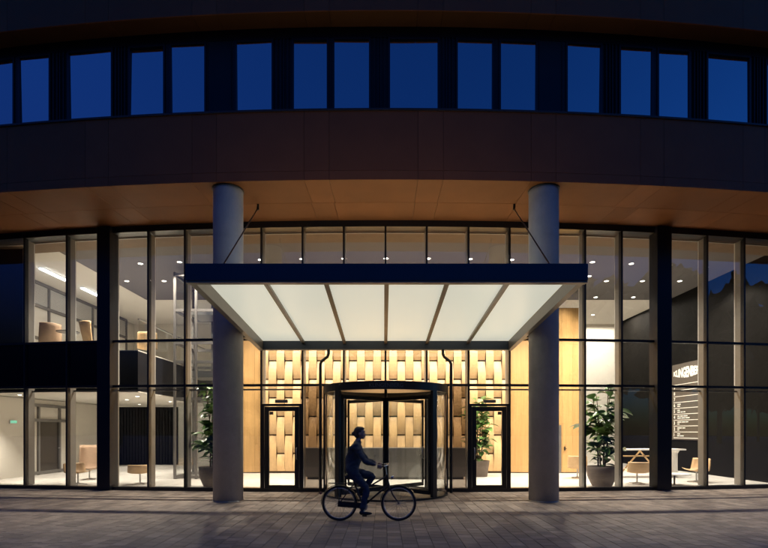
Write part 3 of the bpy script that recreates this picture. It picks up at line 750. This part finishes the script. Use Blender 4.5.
# directory board on the dark wall
bd = thing('directory_board', 'tall bronze directory board with white floor list on the dark lobby wall', 'sign', (XR-0.005, 8.2, 1.39))
TM = Matrix(((0,0,-1),(-1,0,0),(0,1,0)))     # text x -> -Y, text y -> Z, normal -X
BW, BH = 2.35, 3.35
mb = MB(); mb.box((-0.02, -BW/2, BH/2), (0.035, BW, BH)); mb.build('panel', 'sign_bronze', bd)
def put_text(s, size, u, v, m='letter_white', fit=None, bulge=0.0, name='lettering', sy=1.0, bold=0.004):
    me = text_mesh(s, size, m, 0.003, name=name, bold=bold)
    xs = [q.co.x for q in me.vertices]; x0, x1 = min(xs), max(xs); ys = [q.co.y for q in me.vertices]; y0, y1 = min(ys), max(ys)
    for q in me.vertices:
        uu = (q.co.x-x0)/(x1-x0); vv = (q.co.y-y0)/(y1-y0)
        X_ = uu*(fit or (x1-x0)); Y_ = vv*(y1-y0)*sy
        if bulge: Y_ = (vv-0.5)*(y1-y0)*sy*(0.55+bulge*math.sin(PI*min(1, max(0, uu)))) + (y1-y0)*sy*0.5
        q.co = TM @ Vector((u+X_, v+Y_, q.co.z+0.041))
    me.update(); return link(name, me, bd)
put_text('KLINGENBERG', 0.36, 0.12, 2.76, fit=2.1, bulge=0.8, sy=1.25, bold=0.018)
rows = ['9', '8', '7', '6', '5', '4', '3', '2', '1']
for i, r_ in enumerate(rows):
    z = 2.20-i*0.262
    mb = MB(); mb.box((-0.041, -BW/2, z+0.24-0.0), (0.006, BW-0.24, 0.022)); mb.build('rule', 'letter_white', bd)
    put_text(r_, 0.20, 0.14, z+0.04, name='numeral')
    if i >= 3:
        mb = MB(); rr = random.Random(i)
        for line in range(2):
            x = 0.42
            for w_ in range(rr.randint(1, 3)):
                L = rr.uniform(0.12, 0.34); mb.box((-0.041, -(x+L/2), z+0.155-line*0.085), (0.005, L, 0.038)); x += L+0.05
        mb.build('tenant_line', 'letter_white', bd)
mb = MB(); mb.box((-0.041, -BW/2, 0.08), (0.006, BW-0.24, 0.022)); mb.build('rule', 'letter_white', bd)

# ------------------------------------------------------------------ potted figs
def leaf_mesh(L, Wd, seed):
    r_ = random.Random(seed); mb = MB(); n = 5; vs = []
    for i in range(n+1):
        u = i/n; w = Wd*(math.sin(PI*u**0.75)**0.8 if 0 < u < 1 else 0.06); droop = -0.30*L*u*u
        for s_ in (-1, 0, 1): vs.append((s_*w/2, u*L, droop+(0.16*w if s_ else 0)+0.02*L*math.sin(u*9+seed)*abs(s_)))
    fs = []
    for i in range(n):
        for j in range(2): fs.append((3*i+j, 3*i+j+1, 3*i+j+4, 3*i+j+3))
    mb.add(vs, fs, 0, True); return mb.mesh('leaf', ['leaf'])
leafs = [leaf_mesh(0.32, 0.21, 1), leaf_mesh(0.38, 0.25, 2), leaf_mesh(0.27, 0.19, 3), leaf_mesh(0.34, 0.26, 4)]
def fig(name, label, loc, pot_r, pot_h, height, spread, nl, seed, square=False):
    rr = random.Random(seed)
    t = thing(name, label, 'plant', loc)
    mb = MB()
    if square:
        mb.lathe([(pot_r*0.80, 0), (pot_r*1.02, pot_h*0.98), (pot_r*1.02, pot_h), (pot_r*0.93, pot_h), (pot_r*0.9, pot_h-0.08)], n=28)
    else:
        mb.lathe([(0, 0), (pot_r*0.62, 0), (pot_r*0.72, pot_h*0.12), (pot_r*0.94, pot_h*0.5), (pot_r*1.0, pot_h*0.82), (pot_r*0.97, pot_h), (pot_r*0.90, pot_h), (pot_r*0.88, pot_h-0.08)], n=32)
    mb.build('pot', 'terracotta', t)
    mb = MB(); mb.lathe([(0, 0.01), (pot_r*0.87, 0)], n=24); mb.build('soil', 'soil', t, (0,0,pot_h-0.07))
    mb = MB(); tips = []
    for s_ in range(4):
        a = s_*PI/2+rr.uniform(-.4,.4); r0 = 0.08
        top = height-rr.uniform(0.1, 0.7); lean = rr.uniform(0.12, 0.30)*spread
        pts = []
        for i in range(8):
            u = i/7; rad = r0+lean*u+0.03*math.sin(u*6+s_)
            pts.append(Vector((rad*math.cos(a+0.3*u), rad*math.sin(a+0.3*u), pot_h-0.08+(top-pot_h)*u)))
        mb.tube(pts, [0.028*(1-0.6*i/7) for i in range(8)], 7); tips.append(pts)
    br = []
    for k in range(26):
        pts = rr.choice(tips); i = rr.choice((1, 1, 2, 2, 3, 3, 4, 4, 5, 6)); p = pts[i]; a = rr.uniform(0, 2*PI); L = spread*rr.uniform(0.45, 0.95)*(1-0.35*abs(i-4)/4)
        e = p+Vector((math.cos(a)*L, math.sin(a)*L, rr.uniform(0.15, 0.5))); m_ = p+(e-p)*0.5+Vector((0,0,0.06))
        mb.tube([p, m_, e], [0.012, 0.009, 0.005], 6); br.append([p, m_, e])
    mb.build('trunk', 'bark', t)
    for k in range(nl):
        if rr.random() < 0.62: pts = rr.choice(br); u = rr.uniform(0.35, 1.0); q = pts[0].lerp(pts[2], u)+Vector((0,0,0.05))
        else:
            pts = rr.choice(tips); i = rr.uniform(0.3, 6.99); q = pts[int(i)].lerp(pts[min(7, int(i)+1)], i % 1)
        a = rr.uniform(0, 2*PI)
        if q.length > 0 and rr.random() < 0.6: a = math.atan2(q.y, q.x)+rr.uniform(-1, 1)
        o = link('leaf', rr.choice(leafs), t, q)
        o.rotation_euler = (rr.uniform(-0.35, 0.85), rr.uniform(-0.4, 0.4), a-PI/2); s_ = rr.uniform(0.75, 1.2); o.scale = (s_, s_, s_)
    return t
fig('potted_fig', 'large leafy fig in a round clay pot beside the oak wall end', (6.95, 1.45, 0.012), 0.47, 0.64, 3.45, 0.80, 295, 11)
fig('potted_fig', 'leafy fig in a round clay pot half hidden behind the concrete column', (-5.45, 1.25, 0.012), 0.47, 0.64, 3.5, 0.78, 280, 23)
fig('potted_fig', 'smaller fig in a straight clay planter in front of the woven boards', (3.62, 4.9, 0.012), 0.42, 0.62, 3.25, 0.60, 190, 31, True)

# ------------------------------------------------------------------ bicycle
BX, BY = -0.93, -4.87
bk = thing('bicycle', 'black upright city bicycle ridden past the revolving door', 'bicycle', (BX, BY, 0.0))
WR, WB = 0.345, 1.17
for x in (0.0, WB):
    mb = MB(); n = 40
    mb.tube([((WR-0.014)*math.cos(2*PI*i/n), 0, (WR-0.014)*math.sin(2*PI*i/n)) for i in range(n+1)], 0.02, 8, caps=False)
    wh = mb.build('wheel', 'tyre', bk, (x, 0, WR+0.006))
    mb = MB(); mb.tube([((WR-0.045)*math.cos(2*PI*i/n), 0, (WR-0.045)*math.sin(2*PI*i/n)) for i in range(n+1)], 0.011, 6, caps=False); mb.build('rim', 'chrome', wh)
    mb = MB()
    for i in range(28):
        a = 2*PI*i/28; mb.tube([(0.02*math.cos(a+0.6*(1 if i % 2 else -1)), 0.025*(1 if i % 4 < 2 else -1), 0.02*math.sin(a+0.6*(1 if i % 2 else -1))), ((WR-0.05)*math.cos(a), 0, (WR-0.05)*math.sin(a))], 0.0016, 4, caps=False)
    mb.build('spokes', 'chrome', wh)
    mb = MB(); mb.tube([(0,-0.05,0),(0,0.05,0)], 0.024, 12); mb.build('hub', 'chrome', wh)
    mb = MB(); a0, a1 = (math.radians(-5), math.radians(185)) if x == 0 else (math.radians(35), math.radians(170))
    vs = []; n2 = 20
    for i in range(n2+1):
        a = a0+(a1-a0)*i/n2
        for yy, rr_ in ((-0.028, WR+0.014), (0, WR+0.026), (0.028, WR+0.014)): vs.append((rr_*math.cos(a), yy, rr_*math.sin(a)))
    mb.add(vs, [(3*i+j, 3*i+j+1, 3*i+j+4, 3*i+j+3) for i in range(n2) for j in range(2)], 0, True); mb.build('mudguard', 'bike_black', bk, (x, 0, WR+0.006))
BBp, SE, HT, HB = Vector((0.47,0,0.29)), Vector((0.28,0,0.78)), Vector((0.93,0,0.92)), Vector((0.97,0,0.72))
mb = MB()
mb.tube([BBp, SE], 0.017, 10); mb.tube([BBp, HB], 0.019, 10); mb.tube([SE+Vector((0.02,0,-0.06)), Vector((0.62,0,0.70)), HT-Vector((0,0,0.04))], 0.016, 10); mb.tube([HT, HB], 0.021, 10)
for s_ in (-1, 1):
    mb.tube([BBp+Vector((0,s_*0.03,0)), Vector((0.0, s_*0.055, WR+0.006))], 0.011, 8); mb.tube([SE+Vector((0,s_*0.02,-0.05)), Vector((0.0, s_*0.055, WR+0.006))], 0.009, 8)
    mb.tube([HB+Vector((0.003,s_*0.035,-0.01)), Vector((1.05, s_*0.05, 0.52)), Vector((WB, s_*0.052, WR+0.006))], [0.014,0.013,0.010], 8)
mb.box(HB, (0.05, 0.10, 0.03)); mb.build('frame', 'bike_black', bk)
mb = MB(); mb.tube([HT, HT+Vector((-0.02,0,0.16))], 0.013, 8)
hz = 1.09
for s_ in (-1, 1): mb.tube([(0.91,0,hz), (0.96,s_*0.10,hz+0.02), (0.97,s_*0.22,hz+0.03), (0.88,s_*0.29,hz+0.01), (0.76,s_*0.30,hz-0.01)], 0.011, 8)
mb.build('handlebar', 'chrome', bk)
for s_ in (-1, 1): mb = MB(); mb.tube([(0.88,s_*0.29,hz+0.01), (0.75,s_*0.301,hz-0.012)], 0.016, 8); mb.build('grip', 'saddle_brown', bk)
mb = MB(); mb.tube([SE, SE+Vector((-0.03,0,0.10))], 0.013, 8); mb.build('seat_post', 'chrome', bk)
mb = MB(); vs = []; nn = 9
for i in range(nn):
    u = i/(nn-1); x = 0.11+0.28*u; w = 0.105*(1-u)**0.8+0.022
    for j in range(7):
        s_ = -1+2*j/6; vs.append((x, s_*w, 0.905-0.035*abs(s_)**2.2+0.015*(1-u)))
fs = [(i*7+j, i*7+j+1, (i+1)*7+j+1, (i+1)*7+j) for i in range(nn-1) for j in range(6)]
N = len(vs); vs += [(x, y*0.8, z-0.05) for x, y, z in vs]; fs += [tuple(a+N for a in f[::-1]) for f in fs]
ed = list(range(7))+[i*7+6 for i in range(1, nn)]+[(nn-1)*7+j for j in range(5,-1,-1)]+[i*7 for i in range(nn-2,0,-1)]
fs += [(a, b, b+N, a+N) for a, b in zip(ed, ed[1:]+ed[:1])]
mb.add(vs, fs, 0, True); mb.build('saddle', 'saddle_brown', bk)
mb = MB()
for s_ in (-1, 1): mb.tube([(-0.22,s_*0.055,0.745), (0.18,s_*0.055,0.745), (0.25,s_*0.02,0.75)], 0.006, 6); mb.tube([(0.0,s_*0.06,WR), (-0.06,s_*0.055,0.742)], 0.006, 6)
for x in (-0.2, -0.05, 0.1): mb.tube([(x,-0.055,0.746), (x,0.055,0.746)], 0.005, 6)
mb.build('rack', 'bike_black', bk)
mb = MB(); mb.tube([(0.47,-0.06,0.29),(0.47,0.06,0.29)], 0.022, 12)
CA = math.radians(-80); cd_ = Vector((math.cos(CA), 0, math.sin(CA)))*0.17
for s_, d_ in ((-1, cd_), (1, -cd_)):
    mb.tube([BBp+Vector((0,s_*0.07,0)), BBp+Vector((0,s_*0.075,0))+d_], 0.010, 8)
mb.tube([BBp+Vector((0,-0.045,0)), BBp+Vector((0,-0.04,0))], 0.09, 24); mb.build('crank', 'chrome', bk)
for s_, d_ in ((-1, cd_), (1, -cd_)):
    mb = MB(); pc = BBp+Vector((0,s_*0.125,0))+d_; mb.box(pc, (0.09, 0.09, 0.022)); mb.build('pedal', 'bike_black', bk)
mb = MB(); vs0 = []
mb.bar((-0.03,-0.048,WR+0.0), (0.52,-0.048,0.30), 0.012, 0.11); mb.build('chain_guard', 'bike_black', bk)
mb = MB(); mb.tube([(1.02,0,0.86),(1.07,0,0.86)], [0.03,0.045], 12); mb.build('head_lamp', 'chrome', bk)
mb = MB(); mb.box((-WR-0.03,0,0.55), (0.03,0.05,0.05)); mb.build('tail_lamp', 'lip', bk)

# ------------------------------------------------------------------ rider
def skin_mesh(nodes, edges, root=0):
    me = bpy.data.meshes.new('sk'); me.from_pydata([n_[0] for n_ in nodes], edges, [])
    o = bpy.data.objects.new('sk', me); C.objects.link(o)
    md = o.modifiers.new('s', 'SKIN'); md.use_smooth_shade = True
    for i, n_ in enumerate(nodes):
        sv = me.skin_vertices[0].data[i]; r_ = n_[1]; sv.radius = r_ if isinstance(r_, tuple) else (r_, r_); sv.use_root = (i == root)
    sb = o.modifiers.new('u', 'SUBSURF'); sb.levels = 2; sb.render_levels = 2
    dg = bpy.context.evaluated_depsgraph_get(); out = bpy.data.meshes.new_from_object(o.evaluated_get(dg))
    bpy.data.objects.remove(o); return out
def ellipsoid(bm, c, r, rot=None, seg=16):
    m_ = Matrix.Translation(c) @ (rot.to_4x4() if rot else Matrix.Identity(4)) @ Matrix.Diagonal((*r, 1))
    bmesh.ops.create_uvsphere(bm, u_segments=seg, v_segments=seg//2+2, radius=1, matrix=m_)
# skeleton in the bicycle's frame: +X forward, near leg at -Y
hip = Vector((0.23,0,0.985)); chest = Vector((0.30,0,1.32)); sh = Vector((0.335,0,1.475)); neck = Vector((0.365,0,1.575)); head = Vector((0.405,0,1.735))
footN = BBp+Vector((0.0,-0.125,0.0))+cd_; footF = BBp+Vector((0.0,0.125,0.0))-cd_
def knee(hp, ft, l1, l2):
    d = ft-hp; L = min(d.length, l1+l2-0.001); a = math.acos(max(-1, min(1, (l1*l1+L*L-l2*l2)/(2*l1*L)))); b = math.atan2(d.z, d.x)
    return Vector((hp.x+l1*math.cos(b+a), (hp.y+ft.y)/2, hp.z+l1*math.sin(b+a)))
bmj = bmesh.new()
nodes = [(hip, (0.155,0.175)), (hip+Vector((0.03,0,0.14)), (0.135,0.165)), (chest, (0.148,0.185)), (sh, (0.112,0.16)), (neck, 0.062), (neck+Vector((0.02,0,0.08)), 0.052)]
edges = [(0,1),(1,2),(2,3),(3,4),(4,5)]
info = {}
for s_, ft in ((-1, footN), (1, footF)):
    hp = hip+Vector((0.02, s_*0.085, -0.02)); an = ft+Vector((-0.055, 0, 0.095)); kn = knee(hp, an, 0.44, 0.44)
    b = len(nodes)
    nodes += [(hp, 0.112), (hp.lerp(kn, 0.45), 0.098), (kn, 0.070), (kn.lerp(an, 0.35), 0.068), (an, 0.052)]
    edges += [(0,b),(b,b+1),(b+1,b+2),(b+2,b+3),(b+3,b+4)]
    shp = sh+Vector((0.0, s_*0.175, 0.0)); hd = Vector((0.79, s_*0.30, hz+0.02)); el = shp.lerp(hd, 0.52)+Vector((-0.05, s_*0.05, -0.10))
    b = len(nodes)
    nodes += [(shp, 0.080), (shp.lerp(el, 0.5), 0.066), (el, 0.056), (el.lerp(hd, 0.45), 0.050), (hd+(el-hd).normalized()*0.06, 0.030)]
    edges += [(3,b),(b,b+1),(b+1,b+2),(b+2,b+3),(b+3,b+4)]
    info[s_] = (ft, an, hd, el)
me = skin_mesh(nodes, edges); bmj.from_mesh(me)
# head with a face looking along +X
ellipsoid(bmj, head+Vector((-0.005,0,0.03)), (0.098, 0.077, 0.092)); ellipsoid(bmj, head+Vector((0.030,0,-0.035)), (0.068, 0.060, 0.080))
ellipsoid(bmj, head+Vector((0.062,0,-0.095)), (0.028, 0.026, 0.022)); ellipsoid(bmj, head+Vector((0.098,0,-0.025)), (0.022, 0.014, 0.026)); ellipsoid(bmj, head+Vector((0.083,0,0.035)), (0.018, 0.05, 0.014))
ellipsoid(bmj, head+Vector((0.088,0,-0.066)), (0.014, 0.022, 0.009))
for s_ in (-1, 1):
    ellipsoid(bmj, head+Vector((-0.005, s_*0.078, -0.012)), (0.020, 0.010, 0.030)); ellipsoid(bmj, head+Vector((0.066, s_*0.035, -0.032)), (0.025, 0.022, 0.025))
    ft, an, hd, el = info[s_]
    # shoe
    ellipsoid(bmj, ft+Vector((0.03,0,0.045)), (0.125, 0.043, 0.034)); ellipsoid(bmj, ft+Vector((-0.055,0,0.06)), (0.05, 0.038, 0.048))
    # palm over the grip
    ellipsoid(bmj, hd+Vector((0.005, -s_*0.005, 0.012)), (0.048, 0.038, 0.020))
bmesh.ops.recalc_face_normals(bmj, faces=bmj.faces)
jm = bpy.data.meshes.new('person'); bmj.to_mesh(jm); bmj.free()
to = bpy.data.objects.new('tmp', jm); C.objects.link(to)
rm = to.modifiers.new('r', 'REMESH'); rm.mode = 'VOXEL'; rm.voxel_size = 0.010; rm.use_smooth_shade = True
sm = to.modifiers.new('s', 'SMOOTH'); sm.factor = 0.5; sm.iterations = 3
dg = bpy.context.evaluated_depsgraph_get(); pm_ = bpy.data.meshes.new_from_object(to.evaluated_get(dg)); bpy.data.objects.remove(to)
# fingers: five separate chains per hand, joined into the body mesh
fb = bmesh.new(); fb.from_mesh(pm_)
for s_ in (-1, 1):
    ft, an, hd, el = info[s_]; g = MB()
    for q in range(4):
        x = hd.x+0.034-0.021*q; L = (0.9, 1.0, 0.95, 0.78)[q]; r_ = 0.0088-0.0006*q
        y0 = hd.y+s_*0.02; gz = hz-0.005
        g.tube([(x, y0, hd.z+0.015), (x, hd.y+s_*0.038*L, hd.z+0.010), (x, hd.y+s_*0.042*L, gz-0.012), (x, hd.y+s_*0.022*L, gz-0.032*L), (x, hd.y-s_*0.004, gz-0.030)], [r_*1.05, r_, r_, r_*0.95, r_*0.75], 8)
    x = hd.x+0.02
    g.tube([(x-0.03, hd.y-s_*0.02, hd.z+0.012), (x, hd.y-s_*0.040, hd.z+0.002), (x+0.022, hd.y-s_*0.036, hz-0.010), (x+0.034, hd.y-s_*0.022, hz-0.022)], [0.012, 0.0105, 0.0095, 0.007], 8)
    gme = g.mesh('fg', ['skin']); fb.from_mesh(gme)
pm2 = bpy.data.meshes.new('person'); fb.to_mesh(pm2); fb.free()
for m_ in ('jacket', 'jeans', 'skin', 'shoe'): pm2.materials.append(M[m_])
for p in pm2.polygons:
    c = p.center; p.use_smooth = True
    k = 0
    if c.z > 1.585+0.25*(c.x-0.36): k = 2
    elif c.x > 0.705 and abs(c.y) > 0.2 and c.z > 0.98: k = 2
    elif c.z < 0.97 and not (c.x > 0.5 and c.z > 1.0): k = 1
    if k == 0 and c.z < 1.0 and c.x > 0.36: k = 1
    for s_ in (-1, 1):
        ft = info[s_][0]
        if (c-ft).length < 0.19 and c.z < ft.z+0.105 and abs(c.y-ft.y) < 0.08: k = 3
    if k == 0 and c.x > 0.30 and c.z < 1.02: k = 1
    p.material_index = k
from mathutils import noise as mnoise
pm2.update(); isc = [False]*len(pm2.vertices)
for p in pm2.polygons:
    if p.material_index < 2:
        for vi in p.vertices: isc[vi] = True
nrm = [v.normal.copy() for v in pm2.vertices]
for v in pm2.vertices:
    if isc[v.index]:
        q = v.co; f = mnoise.noise(Vector((q.x*9+q.z*6, q.y*9, q.z*17-q.x*7)))
        v.co = q + nrm[v.index]*(0.012*(abs(f)**0.6)*(1 if f > 0 else -0.7))
pr = link('person', pm2, None, (BX, BY, 0.0))
tag(pr, 'person in dark jacket and jeans riding the bicycle, hands on the handlebar', 'person')
hb = bmesh.new()
ellipsoid(hb, head+Vector((-0.024,0,0.040)), (0.098, 0.086, 0.096)); ellipsoid(hb, head+Vector((-0.055,0,-0.03)), (0.060, 0.074, 0.075)); ellipsoid(hb, head+Vector((-0.125,0,-0.01)), (0.045, 0.045, 0.045)); ellipsoid(hb, head+Vector((0.02,0,0.085)), (0.07, 0.068, 0.045))
hm = bpy.data.meshes.new('hair'); hb.to_mesh(hm); hb.free()
to = bpy.data.objects.new('tmp', hm); C.objects.link(to); rm = to.modifiers.new('r', 'REMESH'); rm.mode = 'VOXEL'; rm.voxel_size = 0.009; rm.use_smooth_shade = True
sm = to.modifiers.new('s', 'SMOOTH'); sm.iterations = 3
dg = bpy.context.evaluated_depsgraph_get(); hm2 = bpy.data.meshes.new_from_object(to.evaluated_get(dg)); bpy.data.objects.remove(to)
hm2.materials.append(M['hair']); link('hair', hm2, pr)
mb = MB()
for s_ in (-1, 1): mb.lathe([(0.0,-0.008),(0.006,-0.005),(0.008,0),(0.006,0.005),(0,0.008)], (head.x+0.088, head.y+s_*0.032, head.z+0.002), 10)
mb.build('eyes', 'eye', pr)

# ------------------------------------------------------------------ trees behind the viewer (seen only as dark reflections in the glass)
tb = MB(); rr = random.Random(5)
for t_ in range(30):
    cx = -48+t_*5.2+rr.uniform(-1.5, 1.5); cyy = -46+rr.uniform(-5, 5); H = rr.uniform(19, 25) if cx > 30 else (rr.uniform(9, 12) if cx > 12 else rr.uniform(5, 8.5))
    tb.tube([(cx, cyy, 0), (cx+0.2, cyy, H*0.5), (cx, cyy+0.2, H*0.8)], [0.22, 0.14, 0.05], 7)
    for k in range(900):
        u = rr.random(); a = rr.uniform(0, 2*PI); b = math.acos(rr.uniform(-1, 1)); r_ = rr.random()**0.4
        q = Vector((cx+math.sin(b)*math.cos(a)*r_*H*0.30, cyy+math.sin(b)*math.sin(a)*r_*H*0.30, H*0.62+math.cos(b)*r_*H*0.38))
        s_ = rr.uniform(0.3, 0.8)*H/11; e1 = Vector((rr.uniform(-1,1), rr.uniform(-1,1), rr.uniform(-1,1))).normalized()*s_; e2 = Vector((rr.uniform(-1,1), rr.uniform(-1,1), rr.uniform(-1,1))).normalized()*s_
        tb.add([q-e1, q+e2, q+e1, q-e2], [(0,1,2,3)])
tr_ = stuff(tb.build('distant_trees', 'tree_leaf_far')); tr_['label'] = 'dark row of trees across the street, mirrored in the glass'; tr_['category'] = 'trees'
